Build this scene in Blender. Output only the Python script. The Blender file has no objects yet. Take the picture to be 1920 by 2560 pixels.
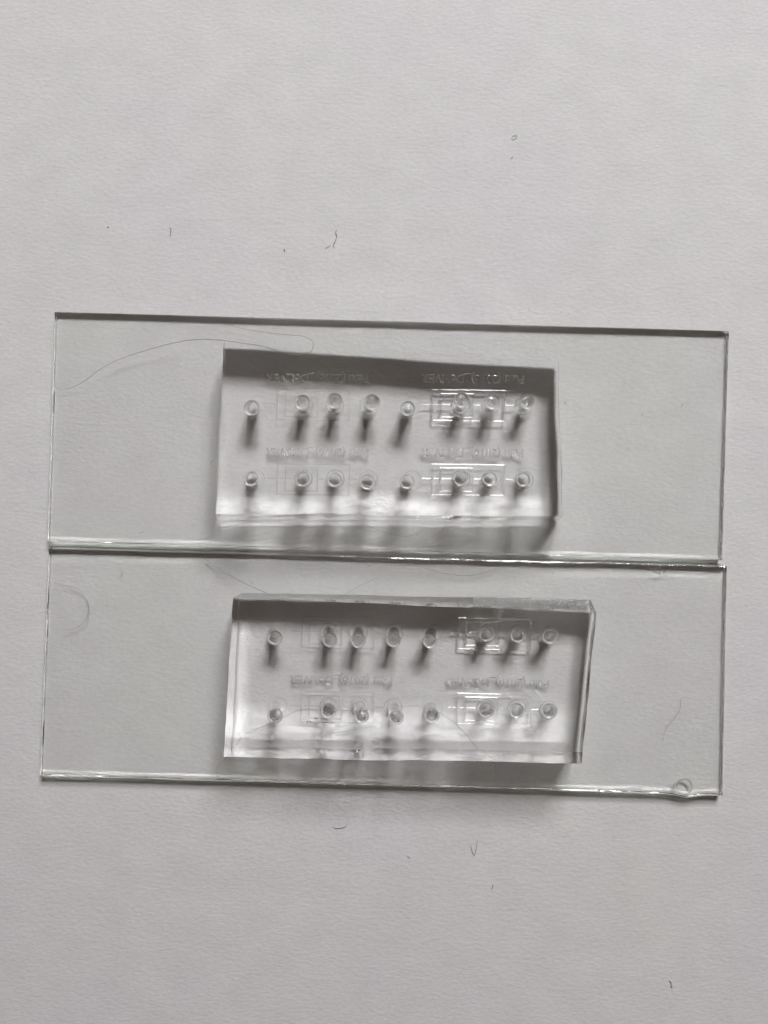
import bpy, bmesh, math, random
from mathutils import Vector, Matrix, noise

# ---------------------------------------------------------------- camera, world, light
scene = bpy.context.scene
col = scene.collection
scene.unit_settings.system = 'METRIC'
scene.unit_settings.scale_length = 0.01          # 1 unit = 1 cm

CAM_Z = 8.7
SCALE = 222.0                                     # photo pixels per cm at the top of the slides
Z_TOP = 0.105                                     # top of the glass slides
PX0 = SCALE * (CAM_Z - Z_TOP)                     # focal length in photo pixels
cam_d = bpy.data.cameras.new('camera')
cam = bpy.data.objects.new('camera', cam_d)
col.objects.link(cam)
cam.location = (0, 0, CAM_Z)
cam_d.sensor_fit = 'VERTICAL'
cam_d.sensor_height = 24
cam_d.lens = 24 * PX0 / 2560
cam_d.clip_start = 0.05
cam_d.clip_end = 500
scene.camera = cam

world = bpy.data.worlds.new('World')
scene.world = world
world.use_nodes = True
wn = world.node_tree.nodes
wn['Background'].inputs['Color'].default_value = (1.0, 0.80, 0.69, 1)
wn['Background'].inputs['Strength'].default_value = 0.062

ELEV, AZ, DIST = math.radians(42), math.radians(16), 62.0
ldir = Vector((math.cos(ELEV) * math.sin(AZ), math.cos(ELEV) * math.cos(AZ), math.sin(ELEV)))
wq = (-ldir).to_track_quat('-Z', 'Y')
ld = bpy.data.lights.new('window_pane_light', 'AREA')
ld.shape = 'RECTANGLE'
ld.size, ld.size_y = 9.2, 9.0
ld.energy = 9300
ld.color = (0.988, 0.978, 1.0)
for wx in (-6.1, 6.1):                            # a four-paned window
    for wy in (-5.9, 5.9):
        lo = bpy.data.objects.new('window_pane_light', ld)
        col.objects.link(lo)
        lo.location = ldir * DIST + wq @ Vector((wx, wy, 0))
        lo.rotation_euler = wq.to_euler()

scene.view_settings.view_transform = 'Standard'
scene.view_settings.look = 'None'
scene.view_settings.exposure = 0
scene.view_settings.gamma = 1
scene.view_settings.use_curve_mapping = False
scene.render.engine = 'CYCLES'
cy = scene.cycles
cy.max_bounces = 40
cy.transmission_bounces = 32
cy.glossy_bounces = 24
cy.diffuse_bounces = 4
cy.transparent_max_bounces = 16
cy.caustics_reflective = True
cy.caustics_refractive = True
cy.blur_glossy = 0.0
cy.sample_clamp_indirect = 22
cy.use_guiding = True
cy.use_surface_guiding = True
try:                                              # let most bounces follow the learned light
    bpy.context.preferences.view.show_developer_ui = True
    bpy.context.preferences.experimental.use_cycles_debug = True
    cy.surface_guiding_probability = 0.9
except Exception:
    pass
cy.use_denoising = True
cy.denoising_prefilter = 'ACCURATE'
cy.denoiser = 'OPENIMAGEDENOISE'

rnd = random.Random(7)


def W(px, py, z=Z_TOP):
    """photo pixel -> place on the horizontal plane at height z"""
    k = (CAM_Z - z) / PX0
    return Vector(((px - 960) * k, (1280 - py) * k, z))


# ---------------------------------------------------------------- helpers
def tag(o, label=None, cat=None, group=None, kind=None):
    if label: o['label'] = label
    if cat: o['category'] = cat
    if group: o['group'] = group
    if kind: o['kind'] = kind
    return o


def link_mesh(name, me, mat, parent=None, smooth=False):
    o = bpy.data.objects.new(name, me)
    col.objects.link(o)
    for m in (mat if isinstance(mat, (list, tuple)) else [mat]):
        me.materials.append(m)
    if smooth:
        for p in me.polygons: p.use_smooth = True
    if parent: o.parent = parent
    return o


def bm_obj(name, bm, mat, parent=None, smooth=False):
    me = bpy.data.meshes.new(name)
    bm.to_mesh(me); bm.free()
    return link_mesh(name, me, mat, parent, smooth)


def catmull(pts, n=8):
    pts = [Vector(p) for p in pts]
    P = [pts[0] * 2 - pts[1]] + pts + [pts[-1] * 2 - pts[-2]]
    out = []
    for i in range(1, len(P) - 2):
        for k in range(n):
            t = k / n
            a, b, c, d = P[i - 1], P[i], P[i + 1], P[i + 2]
            out.append(0.5 * ((2 * b) + (c - a) * t + (2 * a - 5 * b + 4 * c - d) * t * t + (3 * b - a - 3 * c + d) * t ** 3))
    out.append(pts[-1])
    return out


def tube(bm, pts, r, seg=6, closed=False, taper=True):
    pts = [Vector(p) for p in pts]
    n = len(pts); rings = []
    for i, p in enumerate(pts):
        a = pts[(i - 1) % n] if (closed or i > 0) else p
        b = pts[(i + 1) % n] if (closed or i < n - 1) else p
        t = (b - a).normalized()
        s = t.cross(Vector((0, 0, 1)))
        if s.length < 1e-4: s = Vector((1, 0, 0))
        s.normalize(); u = s.cross(t)
        rr = r
        if taper and not closed: rr = r * (0.45 + 0.55 * min(1, 4 * min(i, n - 1 - i) / n))
        rings.append([bm.verts.new(p + s * (rr * math.cos(2 * math.pi * k / seg)) + u * (rr * math.sin(2 * math.pi * k / seg))) for k in range(seg)])
    m = n if closed else n - 1
    for i in range(m):
        A, B = rings[i], rings[(i + 1) % n]
        for k in range(seg):
            bm.faces.new((A[k], A[(k + 1) % seg], B[(k + 1) % seg], B[k]))
    if not closed:
        bm.faces.new(rings[0][::-1]); bm.faces.new(rings[-1])


def in_poly(poly, x, y):
    c = False; j = len(poly) - 1
    for i in range(len(poly)):
        a, b = poly[i], poly[j]
        if (a[1] > y) != (b[1] > y) and x < (b[0] - a[0]) * (y - a[1]) / (b[1] - a[1]) + a[0]: c = not c
        j = i
    return c


def cap(bm, loops, keep, step=0.08, up=True):
    """fill flat outlines (loops of bmesh verts at one height) with even triangles where keep(x, y) holds"""
    from mathutils.geometry import delaunay_2d_cdt
    z = loops[0][0].co.z
    vs, edges = [], []
    for h in loops:
        b = len(vs); vs += h
        edges += [(b + i, b + (i + 1) % len(h)) for i in range(len(h))]
    pts = [Vector((v.co.x, v.co.y)) for v in vs]
    x0, x1 = min(p.x for p in pts), max(p.x for p in pts); y0, y1 = min(p.y for p in pts), max(p.y for p in pts)
    cell = step * .5
    near = set()
    for p in pts:
        i, j = int((p.x - x0) / cell), int((p.y - y0) / cell)
        near.update((i + di, j + dj) for di in (-1, 0, 1) for dj in (-1, 0, 1))
    extra = []
    y = y0 + step * .5; row = 0
    while y < y1:
        x = x0 + step * (.5 if row % 2 else 1.0)
        while x < x1:
            if (int((x - x0) / cell), int((y - y0) / cell)) not in near and keep(x, y): extra.append(Vector((x, y)))
            x += step
        y += step * .87; row += 1
    n0 = len(vs)
    co, _, fs, ov, _, _ = delaunay_2d_cdt(pts + extra, edges, [], 0, 1e-6, True)
    made = {}
    for i, src in enumerate(ov):
        k = min(src) if src else -1
        made[i] = vs[k] if 0 <= k < n0 else None
    for f in fs:
        cx = sum(co[i].x for i in f) / 3; cy_ = sum(co[i].y for i in f) / 3
        if not keep(cx, cy_): continue
        for i in f:
            if made[i] is None: made[i] = bm.verts.new((co[i].x, co[i].y, z))
        q = [made[i] for i in f]
        a = (q[1].co - q[0].co).cross(q[2].co - q[0].co).z
        if (a > 0) != up: q.reverse()
        try: bm.faces.new(q)
        except ValueError: pass


# ---------------------------------------------------------------- materials
def new_mat(name):
    m = bpy.data.materials.new(name); m.use_nodes = True
    nt = m.node_tree; nt.nodes.clear()
    out = nt.nodes.new('ShaderNodeOutputMaterial')
    return m, nt, out


def glass(name, ior, colr, rough=0.0, bump=None, frost=0.0, gloss=0.0, gloss_rough=.06):
    m, nt, out = new_mat(name)
    g = nt.nodes.new('ShaderNodeBsdfGlass')
    g.inputs['Color'].default_value = (*colr, 1)
    g.inputs['IOR'].default_value = ior
    g.inputs['Roughness'].default_value = rough
    if bump:
        sc, st, dist = bump
        tc = nt.nodes.new('ShaderNodeTexCoord')
        n = nt.nodes.new('ShaderNodeTexNoise'); n.inputs['Scale'].default_value = sc; n.inputs['Detail'].default_value = 3
        nt.links.new(tc.outputs['Object'], n.inputs['Vector'])
        b = nt.nodes.new('ShaderNodeBump'); b.inputs['Strength'].default_value = st; b.inputs['Distance'].default_value = dist
        nt.links.new(n.outputs['Fac'], b.inputs['Height'])
        nt.links.new(b.outputs['Normal'], g.inputs['Normal'])
    sh = g.outputs[0]
    if gloss:
        gl = nt.nodes.new('ShaderNodeBsdfGlossy'); gl.inputs['Roughness'].default_value = gloss_rough
        if bump: nt.links.new(b.outputs['Normal'], gl.inputs['Normal'])
        m0 = nt.nodes.new('ShaderNodeMixShader'); m0.inputs[0].default_value = gloss
        nt.links.new(sh, m0.inputs[1]); nt.links.new(gl.outputs[0], m0.inputs[2])
        sh = m0.outputs[0]
    if frost:                                     # cut faces scatter a little light
        d = nt.nodes.new('ShaderNodeBsdfDiffuse'); d.inputs['Color'].default_value = (.86, .86, .86, 1)
        tr = nt.nodes.new('ShaderNodeBsdfTranslucent'); tr.inputs['Color'].default_value = (.86, .86, .86, 1)
        m1 = nt.nodes.new('ShaderNodeMixShader'); m1.inputs[0].default_value = .5
        nt.links.new(d.outputs[0], m1.inputs[1]); nt.links.new(tr.outputs[0], m1.inputs[2])
        m2 = nt.nodes.new('ShaderNodeMixShader'); m2.inputs[0].default_value = frost
        nt.links.new(sh, m2.inputs[1]); nt.links.new(m1.outputs[0], m2.inputs[2])
        sh = m2.outputs[0]
    nt.links.new(sh, out.inputs['Surface'])
    return m


N_PDMS, N_GLASS = 1.41, 1.52
M_slide = glass('slide_glass', N_GLASS, (0.994, 0.998, 0.993))
M_edge = glass('ground_edge_glass', N_GLASS, (0.994, 0.998, 0.993), bump=(40, .3, .01), frost=.04, gloss=.22, gloss_rough=.12)
M_pdms = glass('clear_silicone', N_PDMS, (0.998, 0.998, 0.997))
M_cut = glass('cut_silicone', N_PDMS, (0.998, 0.998, 0.997), bump=(9, 0.14, 0.02), frost=.05)
M_rough = glass('torn_silicone', N_PDMS, (0.99, 0.99, 0.99), bump=(55, 0.9, 0.03), frost=.2, gloss=.34, gloss_rough=.09)
M_punch = glass('punched_silicone', N_PDMS, (0.998, 0.998, 0.997), bump=(30, 0.25, 0.01), frost=.03, gloss=.05, gloss_rough=.1)
M_rim = glass('rim_silicone', N_PDMS, (0.998, 0.998, 0.997), bump=(40, 0.3, 0.01), frost=.42, gloss=.14, gloss_rough=.12)
M_bond = glass('bonded_underside', N_PDMS / N_GLASS, (1, 1, 1))
M_air = glass('air_in_silicone', 1 / N_PDMS, (1, 1, 1), gloss=.08, gloss_rough=.035)


def fibre_mat(name, c, trans=0.0):
    m, nt, out = new_mat(name)
    p = nt.nodes.new('ShaderNodeBsdfPrincipled')
    p.inputs['Base Color'].default_value = (*c, 1)
    p.inputs['Roughness'].default_value = 0.35
    p.inputs['Transmission Weight'].default_value = trans
    tc = nt.nodes.new('ShaderNodeTexCoord')
    n = nt.nodes.new('ShaderNodeTexNoise'); n.inputs['Scale'].default_value = 12
    r = nt.nodes.new('ShaderNodeMixRGB')
    r.inputs['Color1'].default_value = (*[x * 0.6 for x in c], 1); r.inputs['Color2'].default_value = (*[min(1, x * 1.5) for x in c], 1)
    nt.links.new(tc.outputs['Object'], n.inputs['Vector'])
    nt.links.new(n.outputs['Fac'], r.inputs['Fac'])
    nt.links.new(r.outputs[0], p.inputs['Base Color'])
    nt.links.new(p.outputs[0], out.inputs['Surface'])
    return m


M_lint = fibre_mat('dark_lint', (0.18, 0.18, 0.19))
M_pale = fibre_mat('pale_hair', (0.30, 0.28, 0.26), 0.0)
M_mark = fibre_mat('dried_mark', (0.42, 0.42, 0.40))


def paper_mat():
    m, nt, out = new_mat('white_paper')
    L = nt.links
    p = nt.nodes.new('ShaderNodeBsdfPrincipled')
    p.inputs['Roughness'].default_value = 0.85
    p.inputs['Specular IOR Level'].default_value = 0.25
    tc = nt.nodes.new('ShaderNodeTexCoord')
    def nz(scale, stretch, detail=4.0, rough=0.55, rot=0.0, off=(0, 0, 0)):
        mp = nt.nodes.new('ShaderNodeMapping')
        mp.inputs['Scale'].default_value = (stretch, 1, 1)
        mp.inputs['Rotation'].default_value = (0, 0, rot)
        mp.inputs['Location'].default_value = off
        n = nt.nodes.new('ShaderNodeTexNoise')
        n.inputs['Scale'].default_value = scale; n.inputs['Detail'].default_value = detail; n.inputs['Roughness'].default_value = rough
        L.new(tc.outputs['Object'], mp.inputs['Vector']); L.new(mp.outputs[0], n.inputs['Vector'])
        return n.outputs['Fac']
    def mth(op, a, b):
        n = nt.nodes.new('ShaderNodeMath'); n.operation = op
        for i, v in enumerate((a, b)):
            if isinstance(v, (int, float)): n.inputs[i].default_value = v
            else: L.new(v, n.inputs[i])
        return n.outputs[0]
    fine = nz(25, 0.75, 4, 0.6, 0.06)
    fib = nz(34, 0.38, 2, 0.5, -0.2, (3, 8, 0))
    fib2 = nz(27, 0.36, 2, 0.5, 0.5, (9, 2, 0))
    big = nz(2.2, 0.8, 3, 0.5)
    h = mth('ADD', mth('ADD', mth('MULTIPLY', fine, 1.0), mth('MULTIPLY', fib, 0.6)), mth('ADD', mth('MULTIPLY', fib2, 0.5), mth('MULTIPLY', big, 0.8)))
    b = nt.nodes.new('ShaderNodeBump'); b.inputs['Strength'].default_value = 1.0; b.inputs['Distance'].default_value = 0.0036
    L.new(h, b.inputs['Height']); L.new(b.outputs[0], p.inputs['Normal'])
    cr = nt.nodes.new('ShaderNodeValToRGB')
    cr.color_ramp.elements[0].position = 0.3; cr.color_ramp.elements[0].color = (0.70, 0.695, 0.69, 1)
    cr.color_ramp.elements[1].position = 0.7; cr.color_ramp.elements[1].color = (0.80, 0.795, 0.79, 1)
    L.new(mth('ADD', mth('MULTIPLY', fine, 0.6), mth('MULTIPLY', nz(3.0, 0.8, 2, 0.5, 0, (5, 5, 0)), 0.4)), cr.inputs['Fac'])
    tint = nt.nodes.new('ShaderNodeMixRGB'); tint.blend_type = 'MULTIPLY'; tint.inputs['Fac'].default_value = 1
    tr = nt.nodes.new('ShaderNodeValToRGB')
    tr.color_ramp.elements[0].position = 0.35; tr.color_ramp.elements[0].color = (1.0, 0.985, 1.0, 1)
    tr.color_ramp.elements[1].position = 0.65; tr.color_ramp.elements[1].color = (1.0, 1.0, 0.98, 1)
    L.new(nz(0.35, 1.0, 3, 0.55, 0.4, (2, 7, 0)), tr.inputs['Fac'])
    L.new(cr.outputs[0], tint.inputs['Color1']); L.new(tr.outputs[0], tint.inputs['Color2'])
    L.new(tint.outputs[0], p.inputs['Base Color'])
    L.new(p.outputs[0], out.inputs['Surface'])
    return m


M_paper = paper_mat()

# ---------------------------------------------------------------- the paper underneath
bm = bmesh.new()
NX, NY, SX, SY = 60, 80, 20.0, 24.0
grid = [[bm.verts.new((SX * (i / NX - .5), SY * (j / NY - .5),
         -0.004 + 0.004 * noise.noise(Vector((i * .21, j * .17, 0))))) for i in range(NX + 1)] for j in range(NY + 1)]
for j in range(NY):
    for i in range(NX):
        bm.faces.new((grid[j][i], grid[j][i + 1], grid[j + 1][i + 1], grid[j + 1][i]))
tag(bm_obj('paper_ground', bm, M_paper, smooth=True), 'white fibrous paper sheet under the glass slides', None, None, 'structure')


# ---------------------------------------------------------------- glass slides
# ---------------------------------------------------------------- silicone chips
ZC0, ZC1 = Z_TOP, Z_TOP + 0.50
Z_SEE = ZC0 + 0.145        # where the chip's underside seems to lie, looked at through the silicone


def U(px, py, z=ZC0):
    """underside of a chip, as seen through it"""
    v = W(px, py, Z_SEE); v.z = z
    return v


def chip_body(top_px, base_out, seed, rough_top=None):
    """top_px: TL TR BR BL of the upper face; base_out: how far the base stands out beyond the top at the four
    sides (start, end), order top, right, bottom, left"""
    top = [W(x, y, ZC1) for x, y in top_px]
    sides = []
    for s in range(4):
        a, b = top[s], top[(s + 1) % 4]
        d = (b - a).normalized()
        sides.append((a, b, d, Vector((-d.y, d.x, 0))))
    # base corners: where the pushed-out sides meet
    def cross(p, d, q, e):
        den = d.x * e.y - d.y * e.x
        t = ((q.x - p.x) * e.y - (q.y - p.y) * e.x) / den
        return Vector((p.x + d.x * t, p.y + d.y * t, 0))
    bl = []
    for s in range(4):
        a, b, d, n = sides[s]
        bl.append((a + n * base_out[s][0], ((b + n * base_out[s][1]) - (a + n * base_out[s][0])).normalized()))
    base = [cross(*bl[s - 1], *bl[s]) for s in range(4)]
    bm = bmesh.new()
    zs = [0, .03, .08, .15, .22, .3, .38, .46, .55, .64, .74, .85, .96, 1]
    NSEG = (420 if rough_top else 110, 56, 110, 56)
    rings = []
    for zi, f in enumerate(zs):
        ring = []
        for s in range(4):
            nseg = NSEG[s]
            for i in range(nseg):
                t = i / nseg
                pt = top[s].lerp(top[(s + 1) % 4], t); pb = base[s].lerp(base[(s + 1) % 4], t)
                n = sides[s][3]
                e = min(1, 10 * t, 10 * (1 - t))
                w = e * (0.012 * noise.noise(Vector((t * 5 + seed, s * 4.0, f * .8))) + 0.0035 * noise.noise(Vector((t * 26 + seed, s * 2.7, f * 5))))
                w += e * 0.013 * noise.noise(Vector((t * 2.2 + seed, s * 9.0, 3)))
                if rough_top and s == 0 and t > rough_top and 0.02 < f < 0.8:
                    k = min(1, (t - rough_top) * 6)
                    w += k * rnd.uniform(-.019, .019)
                q = pb.lerp(pt, f)
                ring.append(bm.verts.new((q.x + n.x * w, q.y + n.y * w, ZC0 + (ZC1 - ZC0) * f)))
        rings.append(ring)
    n = len(rings[0])
    for zi, (A, B) in enumerate(zip(rings, rings[1:])):
        for k in range(n):
            fc = bm.faces.new((A[(k + 1) % n], A[k], B[k], B[(k + 1) % n]))
            fc.smooth = True
            fc.material_index = 1
            if rough_top and k < 420 and k / 420 > rough_top and zi < 11: fc.material_index = 2; fc.smooth = False
    FOOT.append([v.co.copy() for v in rings[0]])
    return bm, rings


R_TOP, R_BASE = 0.060, 0.064


def silicone_chip(label, top_px, base_out, holes, seed, rough_top=None):
    root = bpy.data.objects.new('silicone_chip', None); col.objects.link(root)
    tag(root, label, 'silicone chip', 'clear silicone chips on the slides')
    bm, rings = chip_body(top_px, base_out, seed, rough_top)
    NS = 40
    tops, bottoms = [], []
    for k, (tx, ty, bx, by) in enumerate(holes):
        rj = random.Random(seed * 50 + k)
        T = W(tx, ty, ZC1); B = U(bx, by)
        rt, rb = R_TOP * rj.uniform(.95, 1.05), R_BASE * rj.uniform(.94, 1.08)
        hb = bmesh.new(); hr = []
        RF = .024
        prof = [(q / 13 * (1 - RF / .5), 0) for q in range(14)]
        prof += [(1 - RF / .5 * (1 - math.sin(math.radians(q))), RF * (1 - math.cos(math.radians(q)))) for q in (18, 34, 48, 58, 66, 74, 84)]
        prof[-1] = (1.0, prof[-1][1])
        for f, flare in prof:
            p = B.lerp(T, f)
            r = rb + (rt - rb) * f + flare
            ring = []
            for q in range(NS):
                a = 2 * math.pi * q / NS
                w = 1 + 0.06 * noise.noise(Vector((math.cos(a) * .8 + k * 3 + seed * 11, math.sin(a) * .8, f * 2.6))) \
                    + 0.025 * noise.noise(Vector((math.cos(a) * 2 + k * 3, math.sin(a) * 2, f * 9 + seed)))
                ring.append(hb.verts.new((p.x + r * w * math.cos(a), p.y + r * w * math.sin(a), p.z)))
            hr.append(ring)
        for A, Bq in zip(hr[:-8], hr[1:-7]):
            for q in range(NS):
                hb.faces.new((A[(q + 1) % NS], A[q], Bq[q], Bq[(q + 1) % NS])).smooth = True   # facing the hollow
        rb_ = bmesh.new()
        lip = [[rb_.verts.new(v.co) for v in ring] for ring in hr[-8:]]
        for A, Bq in zip(lip, lip[1:]):
            for q in range(NS):
                rb_.faces.new((A[(q + 1) % NS], A[q], Bq[q], Bq[(q + 1) % NS])).smooth = True
        bottoms.append([(v.co.x, v.co.y) for v in hr[0]]); tops.append([(v.co.x, v.co.y) for v in hr[-1]])
        for ring in hr[-7:]:
            for v in ring: hb.verts.remove(v)
        ho = bm_obj('punched_hole', hb, M_punch, root)
        bm_obj('hole_rim', rb_, M_rim, ho)
    for ring, rounds, z, up in ((rings[0], bottoms, ZC0, False), (rings[-1], tops, ZC1, True)):
        poly = [(v.co.x, v.co.y) for v in ring]
        hc = [(sum(p[0] for p in r) / len(r), sum(p[1] for p in r) / len(r)) for r in rounds]
        n0 = len(bm.faces)
        cap(bm, [ring] + [[bm.verts.new((x, y, z)) for x, y in r] for r in rounds],
            lambda x, y: in_poly(poly, x, y) and not any((a - x) ** 2 + (b - y) ** 2 < .02 and in_poly(r, x, y) for (a, b), r in zip(hc, rounds)), step=.06, up=up)
        bm.faces.ensure_lookup_table()
        if not up:
            for f in bm.faces[n0:]: f.material_index = 3
    body = bm_obj('chip_block', bm, [M_pdms, M_cut, M_rough, M_bond], root)
    body.data.set_sharp_from_angle(angle=math.radians(35))
    return root, ([(v[0], v[1]) for v in [(p.x, p.y) for p in FOOT.pop()]], bottoms)


FOOT = []
H1 = [(629, 1020, 634, 1016), (756, 1005, 760, 1017), (837, 1002, 837, 1018), (931, 1005, 922, 1019),
      (1019, 1021, 1021, 1016), (1154, 1000, 1151, 1014), (1230, 1003, 1226, 1016), (1317, 1003, 1310, 1017),
      (627, 1197, 630, 1194), (756, 1198, 758, 1193), (837, 1200, 838, 1195), (918, 1205, 921, 1197),
      (1018, 1204, 1019, 1202), (1151, 1197, 1152, 1190), (1225, 1197, 1226, 1192), (1308, 1199, 1310, 1195)]
H2 = [(688, 1595, 682, 1584), (825, 1600, 822, 1582), (895, 1601, 896, 1582), (984, 1600, 985, 1582),
      (1075, 1603, 1077, 1584), (1215, 1586, 1214, 1584), (1294, 1588, 1293, 1586), (1374, 1591, 1373, 1590),
      (688, 1790, 686, 1764), (821, 1777, 822, 1762), (904, 1790, 898, 1765), (991, 1794, 982, 1768),
      (1080, 1789, 1076, 1770), (1215, 1776, 1213, 1773), (1292, 1777, 1290, 1774), (1373, 1777, 1370, 1774)]
chip1, bond1 = silicone_chip('clear silicone block on the upper slide, hair curled over its top edge',
                      [(559, 855), (1397, 905), (1406, 1290), (539, 1286)],
                      [(0.085, 0.075), (0.07, 0.075), (0.055, 0.065), (0.075, 0.06)], H1, 3)
chip2, bond2 = silicone_chip('clear silicone block on the lower slide with torn glittering far edge',
                      [(583, 1494), (1491, 1533), (1454, 1909), (559, 1892)],
                      [(-0.005, 0.09), (0.065, 0.055), (-0.02, -0.01), (-0.01, 0.0)], H2, 8, rough_top=0.66)


def slide_body(corners, seed, wob, bulge=None, ragged=None, bonded=None):
    """corners TL, TR, BR, BL in world xy; bevelled 1 mm slab with slightly uneven cut edges"""
    rr = random.Random(seed)
    c = [Vector((p.x, p.y)) for p in corners]
    loop = []
    for s in range(4):
        a, b = c[s], c[(s + 1) % 4]
        n = 150 if s % 2 == 0 else 50
        d = (b - a).normalized(); nrm = Vector((d.y, -d.x)) * -1
        for i in range(n):
            t = i / n
            off = wob * (noise.noise(Vector((t * 9 + seed * 7, s * 3.3, 0))) + 0.4 * noise.noise(Vector((t * 45 + seed, s * 5.1, 2))))
            off *= min(1, 12 * t, 12 * (1 - t))
            if ragged and s == ragged[0] and ragged[1] < t < ragged[2]:
                off -= 0.012 * abs(noise.noise(Vector((t * 160, 3, seed)))) 
            if bulge and s == bulge[0]:
                off += bulge[2] * math.exp(-((t - bulge[1]) / bulge[3]) ** 2)
            loop.append((a + (b - a) * t, nrm, off))
    bm = bmesh.new()
    zb, zt = 0.006, Z_TOP
    glint = ragged is not None
    levels = [(zb, 0.006), (zb + .008, 0.0), (zb + .04, -0.002), (zt - .03, -0.001), (zt - .008, 0.0), (zt, 0.006)]
    rings = []
    for zi_, (z0_, ins0_) in enumerate(levels):
        ring = []
        for k, (p, nrm, off) in enumerate(loop):
            z, ins = z0_, ins0_
            if glint and k < 150 and zi_ >= 4:          # ground rim that catches the window
                t = k / 150; e = .3 + .7 * min(1, max(0, (t - .40) * 9))
                if t < .76: e *= .25 + .75 * min(1, max(0, .55 + 2.4 * noise.noise(Vector((t * 48, 2.2, 9)))))
                else: e *= .62
                nz_ = noise.noise(Vector((t * 70, 1.5, 4))) + .5 * noise.noise(Vector((t * 230, 7.5, 4)))
                ins = 0 if zi_ == 4 else (.006 + .022 * e) + .008 * nz_ * (1.6 if t < .74 else .4)
                z = zt - (.0130 + (.0034 * nz_ if t < .74 else 0)) * e if zi_ == 4 else zt
            w2 = wob * 0.5 * noise.noise(Vector((k * .13, z0_ * 60, seed)))
            q = p - nrm * (ins) + nrm * (off + w2 + (0.03 if nrm.y > .7 else 0.0) * (zt - z) / zt)
            ring.append(bm.verts.new((q.x, q.y, z)))
        rings.append(ring)
    n = len(loop)
    for zi, (A, B) in enumerate(zip(rings, rings[1:])):
        for k in range(n):
            f = bm.faces.new((A[(k + 1) % n], A[k], B[k], B[(k + 1) % n]))
            if glint and zi == 4 and (56 < k < 150 or 205 < k < 262): f.material_index = 1
    cap(bm, [rings[0]], lambda x, y, P=[(v.co.x, v.co.y) for v in rings[0]]: in_poly(P, x, y), up=False)
    outer = [(v.co.x, v.co.y) for v in rings[-1]]
    foot, rounds = bonded
    lv = [rings[-1], [bm.verts.new((x, y, Z_TOP)) for x, y in foot]] + [[bm.verts.new((x, y, Z_TOP)) for x, y in r] for r in rounds]
    hc = [(sum(p[0] for p in r) / len(r), sum(p[1] for p in r) / len(r)) for r in rounds]
    def keep(x, y):
        if not in_poly(foot, x, y): return in_poly(outer, x, y)
        return any((a - x) ** 2 + (b - y) ** 2 < .02 and in_poly(r, x, y) for (a, b), r in zip(hc, rounds))
    cap(bm, lv, keep, step=.06, up=True)
    for f in bm.faces:
        f.normal_update()
    return bm


def glass_slide(corner_px, seed, label, **kw):
    corners = [W(*p) for p in corner_px]
    ctr = sum(corners, Vector()) / 4
    root = bpy.data.objects.new('glass_slide', None); col.objects.link(root)
    tag(root, label, 'glass slide', 'glass microscope slides side by side')
    bm = slide_body(corners, seed, 0.004, **kw)
    o = bm_obj('slide_plate', bm, [M_slide, M_edge], root)
    o.data.set_sharp_from_angle(angle=math.radians(30))
    return root


SL1 = [(136, 780), (1823, 828), (1806, 1401), (118, 1353)]
SL2 = [(121, 1372), (1818, 1416), (1807, 1990), (99, 1940)]
slide1 = glass_slide(SL1, 1, 'clear glass slide lying above the other, curved hair on its bare end', bonded=bond1)
slide2 = glass_slide(SL2, 2, 'clear glass slide with small open ring flaw near its chipped corner',
                     bulge=(2, 0.052, 0.035, 0.016), ragged=(0, 0.45, 0.78), bonded=bond2)

# flaws that belong to the lower slide
bm = bmesh.new()
c = W(1709, 1966)
tube(bm, [Vector((c.x + .088 * math.sin(a), c.y + .088 * math.cos(a), Z_TOP + .0098)) for a in [math.radians(-150 + 300 * k / 40) for k in range(41)]], 0.0095, 8)
bm_obj('ring_flaw', bm, M_slide, slide2, True)
bm = bmesh.new()
c = W(166, 1519)
pts = []
for k in range(37):
    a = math.radians(-18 + 215 * k / 36)
    pts.append(Vector((c.x + .25 * math.sin(a), c.y + .25 * math.cos(a), Z_TOP + .001)))
tube(bm, pts, 0.0038, 6)
bm_obj('dried_ring_mark', bm, M_mark, slide2, True)
bm = bmesh.new()
tube(bm, catmull([W(1626, 1420, .11), W(1632, 1428, .11), W(1645, 1434, .11), W(1658, 1431, .11), W(1667, 1422, .11)]), 0.006, 8)
bm_obj('edge_crescent', bm, M_slide, slide2, True)

# ---------------------------------------------------------------- moulded channels on the chips' undersides
ZG = ZC0 + 0.0008


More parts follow.
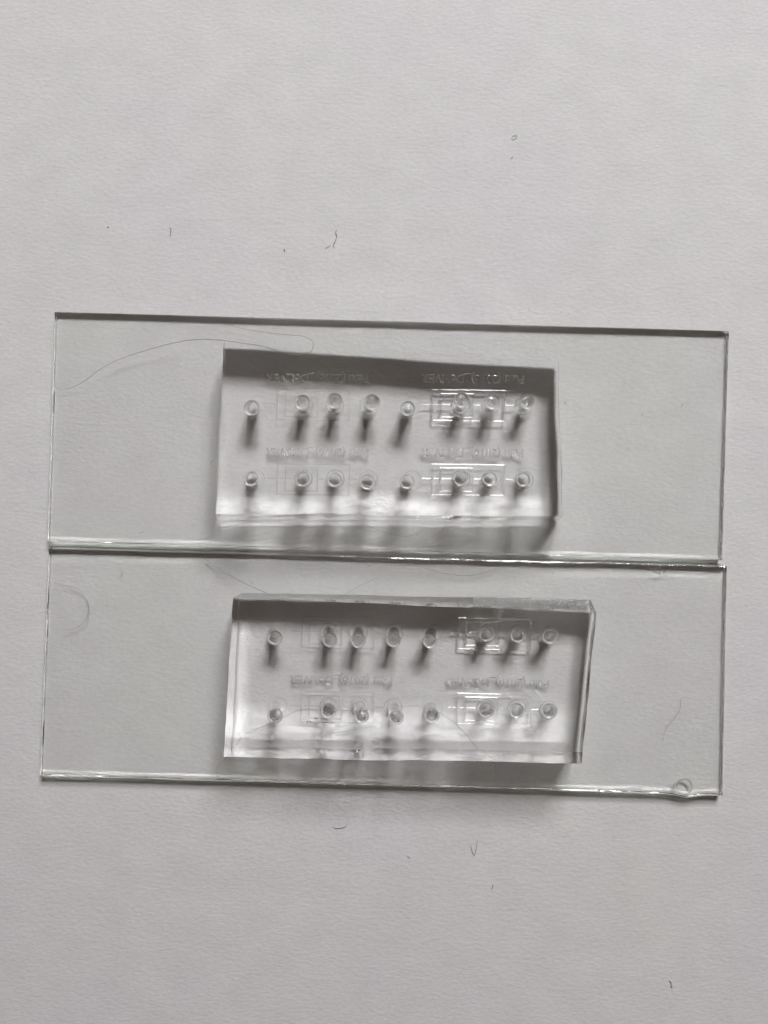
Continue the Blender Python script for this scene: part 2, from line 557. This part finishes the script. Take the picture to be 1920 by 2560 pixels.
def groove(bm, pts, a=0.0085, tilt=14.0, closed=False, outer=None):
    """a shallow tunnel of air with a ridged, slightly rounded roof on a flat floor"""
    pts = [Vector((p[0], p[1], ZG)) for p in pts]
    n = len(pts)
    hr = a * math.tan(math.radians(tilt)); hw = 0.0004
    ho = a * .5 * math.tan(math.radians(outer or tilt)) + hw
    half = [(1.0, 0), (0.985, hw), (0.5, ho), (0.12, ho + hr * .40), (0, ho + hr * .43)]
    prof = half + [(-x, z) for x, z in half[-2::-1]]
    K = len(prof); rings = []
    for i, p in enumerate(pts):
        pa = pts[(i - 1) % n] if (closed or i > 0) else None
        pb = pts[(i + 1) % n] if (closed or i < n - 1) else None
        d1 = (p - pa).normalized() if pa is not None else None
        d2 = (pb - p).normalized() if pb is not None else None
        if d1 is None: d1 = d2
        if d2 is None: d2 = d1
        t = (d1 + d2).normalized()
        s = Vector((-t.y, t.x, 0)) / max(.5, t.dot(d1))
        rings.append([bm.verts.new(p + s * (a * x) + Vector((0, 0, z))) for x, z in prof])
    m = n if closed else n - 1
    for i in range(m):
        A, B = rings[i], rings[(i + 1) % n]
        for k in range(K):
            bm.faces.new((A[k], A[(k + 1) % K], B[(k + 1) % K], B[k]))
    if not closed:
        bm.faces.new(rings[0]); bm.faces.new(rings[-1][::-1])
    bmesh.ops.recalc_face_normals(bm, faces=bm.faces)


def dome(bm, c, r, h):
    K, S = 4, 10
    base = [bm.verts.new((c.x + r * math.cos(2 * math.pi * s / S), c.y + r * math.sin(2 * math.pi * s / S), ZG)) for s in range(S)]
    prev = base
    for k in range(1, K):
        a = math.pi / 2 * k / K
        ring = [bm.verts.new((c.x + r * math.cos(a) * math.cos(2 * math.pi * s / S), c.y + r * math.cos(a) * math.sin(2 * math.pi * s / S), ZG + h * math.sin(a))) for s in range(S)]
        for s in range(S):
            bm.faces.new((prev[s], prev[(s + 1) % S], ring[(s + 1) % S], ring[s])).smooth = True
        prev = ring
    tip = bm.verts.new((c.x, c.y, ZG + h))
    for s in range(S): bm.faces.new((prev[s], prev[(s + 1) % S], tip)).smooth = True
    bm.faces.new(base[::-1])


def lettering(text, origin, xdir, length, parent, tilt):
    cu = bpy.data.curves.new('lettering', 'FONT')
    cu.body = text; cu.size = 1.0; cu.extrude = 0.006; cu.bevel_depth = 0.045; cu.offset = -0.03; cu.bevel_resolution = 0; cu.resolution_u = 3
    t = bpy.data.objects.new('lettering', cu); col.objects.link(t)
    bpy.context.view_layer.update()
    me = bpy.data.meshes.new_from_object(t.evaluated_get(bpy.context.evaluated_depsgraph_get()))
    bpy.data.objects.remove(t)
    xs = [v.co.x for v in me.vertices]; x0, x1 = min(xs), max(xs)
    s = length / (x1 - x0)
    ydir = Vector((-xdir.y, xdir.x, 0))
    for v in me.vertices:
        p = origin + xdir * ((v.co.x - x0) * s) + ydir * (v.co.y * s * 1.0)
        v.co = (p.x, p.y, ZG + 0.0001 + (v.co.z + 0.051) * s * math.tan(math.radians(tilt)))
    return link_mesh('lettering', me, M_air, parent, False)


def unit(parent, px, py, slope, hole_px, text, tilt, text_tilt, a=.0085, outer=None):
    """one device outline: px, py = upper left corner of the outer loop as seen"""
    def q(dx, dy):
        return U(px + dx, py + dy + dx * slope)
    bm = bmesh.new(); groove(bm, [q(0, 0), q(180, 0), q(178, 76), q(-2, 76)], a=a, tilt=tilt, outer=outer, closed=True)
    bm_obj('outer_loop_channel', bm, M_air, parent)
    bm = bmesh.new(); groove(bm, [q(20, 9), q(100, 9), q(99, 67), q(19, 67)], a=a, tilt=tilt, outer=outer, closed=True)
    bm_obj('inner_loop_channel', bm, M_air, parent)
    inlet, ha, hb, hc_ = hole_px
    y = 36
    for x0, x1 in ((-26, -5), (5, 15), (23, ha - px - 25), (104, hb - px - 25), (183, hc_ - px - 25)):
        bm = bmesh.new(); groove(bm, [q(x0, y), q(x1, y)], a=a, tilt=tilt, outer=outer)
        bm_obj('feed_channel', bm, M_air, parent)
    # inlet pad outline
    bm = bmesh.new()
    pc = q(inlet - px + 11, y)
    groove(bm, [pc + Vector((.088 * math.cos(t), .088 * math.sin(t), 0)) for t in [2 * math.pi * k / 36 for k in range(36)]], a=.005, tilt=9, closed=True)
    bm_obj('inlet_ring', bm, M_air, parent)
    for hx in (ha, hb, hc_):
        pc = q(hx - px, y)
        bm = bmesh.new()
        N = 40
        for k in range(N):
            t = 2 * math.pi * k / N
            d = Vector((math.cos(t), math.sin(t), 0))
            dome(bm, pc + d * .098, 0.0072, 0.0065)
        bm_obj('post_ring', bm, M_air, parent)
    if text:
        A = q(227, -39); Bq = q(-29, -39)
        xd = (Bq - A); ln = xd.length; xd.normalize()
        lettering('Pelu (2016)_DeLIVER', A, xd, ln, parent, text_tilt)


unit(chip1, 694, 974, .012, (634, 760, 837, 922), True, 9.0, 24.0, .0075)
unit(chip1, 1083, 976, .012, (1021, 1151, 1226, 1310), True, 13.2, 25.5, .0105, 25.5)
unit(chip1, 694, 1160, .010, (630, 758, 838, 921), True, 8.0, 11, .0075)
unit(chip1, 1081, 1161, .012, (1019, 1152, 1226, 1310), True, 15.2, 14.5, .0072)
unit(chip2, 756, 1542, .022, (682, 822, 896, 985), False, 11.5, 0, .0075)
unit(chip2, 1147, 1546, .024, (1077, 1214, 1293, 1373), False, 19.5, 0, .0105, 29.0)
unit(chip2, 754, 1728, .018, (686, 822, 898, 982), True, 10.5, 15, .0075)
unit(chip2, 1144, 1733, .026, (1076, 1213, 1290, 1370), True, 21.0, 20.5, .0072)

# little bubbles trapped under the lower block
for bx, by, br in ((762, 1796, .016), (772, 1805, .02), (790, 1797, .014), (681, 1843, .036), (796, 1850, .042), (786, 1868, .02), (897, 1856, .05), (940, 1852, .04), (896, 1872, .02)):
    c = U(bx, by)
    bm = bmesh.new()
    groove(bm, [c + Vector((br * math.cos(t), br * math.sin(t), 0)) for t in [2 * math.pi * k / 24 for k in range(24)]], a=.005, tilt=18, closed=True)
    bm_obj('trapped_bubble', bm, M_air, chip2)


# ---------------------------------------------------------------- hairs and lint
def fibre(name, pts, r, mat, label, cat, group=None):
    P = catmull([W(x, y, z) for x, y, z in pts])
    bm = bmesh.new(); tube(bm, P, r * (.8 if name == 'lint' else 1), 6)
    o = bm_obj(name, bm, mat, None, True)
    return tag(o, label, cat, group)


ZS, ZT = Z_TOP + .006, ZC1 + .006
fibre('hair', [(136, 967, ZS), (149, 973, ZS), (179, 969, ZS), (213, 951, ZS + .02), (249, 924, ZS + .04), (291, 901, ZS + .05), (336, 885, ZS + .05),
               (381, 871, ZS + .06), (427, 859, ZS + .1), (469, 851, ZS + .2), (511, 848, ZS + .33), (558, 851, ZT + .01), (616, 859, ZT + .005), (662, 866, ZT), (688, 875, ZT), (708, 882, ZT),
               (726, 887, ZT), (743, 889, ZT), (760, 886, ZT + .01), (778, 878, ZT + .01), (783, 863, ZT), (778, 850, ZT - .15), (755, 840, ZS + .2), (720, 837, ZS + .15), (679, 833, ZS + .08), (639, 827, ZS + .04), (601, 820, ZS), (541, 803, ZS)],
      0.0036, M_pale, 'long fine hair curving from the left glass edge over the upper block', 'hair')
fibre('hair', [(500, 1372, ZS), (504, 1388, ZS), (528, 1409, ZS), (566, 1433, ZS + .05), (603, 1454, ZS + .2), (655, 1478, ZT), (687, 1493, ZT), (711, 1500, ZT), (732, 1504, ZT), (771, 1505, ZT), (830, 1500, ZT - .1), (868, 1482, ZS + .1), (905, 1462, ZS), (946, 1443, ZS)],
      0.0036, M_pale, 'pale fine hair running diagonally onto the lower block', 'hair')
fibre('hair', [(1034, 1410, ZS), (1090, 1428, ZS), (1130, 1436, ZS), (1171, 1439, ZS), (1210, 1432, ZS), (1243, 1419, ZS)],
      0.0026, M_pale, 'short pale hair sagging below the glittering slide joint', 'hair')
fibre('hair', [(548, 1949, ZS), (541, 1930, ZS), (549, 1912, ZS + .1), (566, 1895, ZT), (578, 1880, ZT), (596, 1856, ZT), (601, 1841, ZT), (597, 1832, ZT), (618, 1833, ZT), (636, 1826, ZT), (669, 1811, ZT), (708, 1794, ZT), (748, 1776, ZT), (801, 1775, ZT),
               (886, 1776, ZT), (950, 1770, ZT), (1000, 1766, ZT), (1058, 1766, ZT), (1104, 1785, ZT), (1137, 1808, ZT), (1169, 1841, ZT), (1195, 1873, ZT), (1221, 1890, ZT), (1234, 1900, ZT), (1239, 1916, ZT - .1), (1239, 1938, ZS + .1), (1234, 1958, ZS), (1225, 1968, ZS)],
      0.0026, M_pale, 'long thin hair lying right across the lower block', 'hair')
fibre('hair', [(1735, 1750, ZS), (1721, 1744, ZS), (1708, 1744, ZS), (1701, 1751, ZS), (1702, 1762, ZS), (1698, 1778, ZS), (1686, 1796, ZS), (1667, 1817, ZS), (1660, 1835, ZS), (1658, 1851, ZS)],
      0.0022, M_pale, 'thin hooked hair on the lower slide above its ring flaw', 'hair')
fibre('hair', [(905, 1308, ZS), (930, 1318, ZS), (960, 1330, ZS), (1010, 1341, ZS), (1040, 1335, ZS), (1058, 1322, ZS)],
      0.0022, M_pale, 'short bright hair in the shadow below the upper block', 'hair')

Zp = 0.004
LINT = [
    ([(424, 566), (428, 574), (426, 581), (427, 589)], .0035, 'small dark lint curl on bare paper, upper left', Zp),
    ([(843, 573), (839, 581), (842, 590), (838, 603), (833, 613), (836, 620)], .0035, 'wavy dark lint thread on bare paper above the upper slide', Zp),
    ([(812, 621), (818, 618), (828, 612)], .0025, 'tiny faint lint tail beside the wavy thread', Zp),
    ([(710, 622), (712, 627)], .006, 'dark dot of lint left of the wavy thread', Zp),
    ([(1279, 345), (1284, 339), (1292, 338), (1291, 344), (1283, 348), (1279, 345)], .0025, 'tiny closed loop of lint high on the bare paper', Zp),
    ([(1276, 396), (1284, 391)], .0025, 'faint short lint just under the tiny loop', Zp),
    ([(303, 1423), (306, 1431), (303, 1440), (295, 1446)], .0035, 'dark hooked lint by the dried ring on the lower slide', ZS),
    ([(831, 2066), (840, 2071), (852, 2070), (861, 2068), (868, 2061)], .0035, 'smile shaped dark lint just below the lower slide', Zp),
    ([(1176, 2111), (1180, 2126), (1186, 2137), (1190, 2124), (1194, 2099)], .0028, 'V shaped dark lint on paper below the lower slide', Zp),
    ([(1233, 2209), (1232, 2216), (1229, 2224)], .0035, 'short straight dark lint below the V shaped one', Zp),
    ([(1672, 2450), (1678, 2458), (1678, 2466), (1682, 2471)], .004, 'crooked dark lint near the lower right paper corner', Zp),
    ([(268, 567), (272, 567)], .005, 'tiny dark speck at far left on bare paper', Zp),
    ([(348, 1334), (355, 1331), (358, 1328)], .0028, 'small lint hook on the upper slide near its lower edge', ZS),
    ([(624, 1455), (629, 1458), (632, 1452)], .0025, 'small lint hook above the lower block', ZS),
    ([(1411, 1003), (1414, 1009), (1420, 1011)], .003, 'small lint tick just right of the upper block', ZS),
    ([(1704, 1018), (1706, 1011), (1716, 1007)], .0025, 'faint bent lint on right bare end of upper slide', ZS),
    ([(1609, 1032), (1604, 1036), (1608, 1041)], .0025, 'tiny curled lint midway on right bare end of upper slide', ZS),
    ([(1018, 2140), (1026, 2145)], .0025, 'faint short lint between the smile and V shaped ones', Zp),
    ([(918, 1420), (922, 1415), (935, 1412)], .003, 'small kinked lint just under the slide joint', ZS),
    ([(1378, 1430), (1384, 1432), (1382, 1437)], .003, 'small dark crumb of lint right of the sagging hair', ZS),
    ([(532, 1152), (528, 1156), (526, 1162)], .0035, 'dark lint hook left of the upper block', ZS),
    ([(1228, 1830 - 280), (1230, 1553)], .003, 'tiny speck on the lower block by its top row', ZT),
]
for pts, r, label, z in LINT:
    if len(pts) == 2 and pts[0][0] == pts[1][0]: pts[1] = (pts[1][0] + 1, pts[1][1])
    fibre('lint', [(x, y, z) for x, y in pts], r, M_lint, label, 'lint', 'bits of lint')
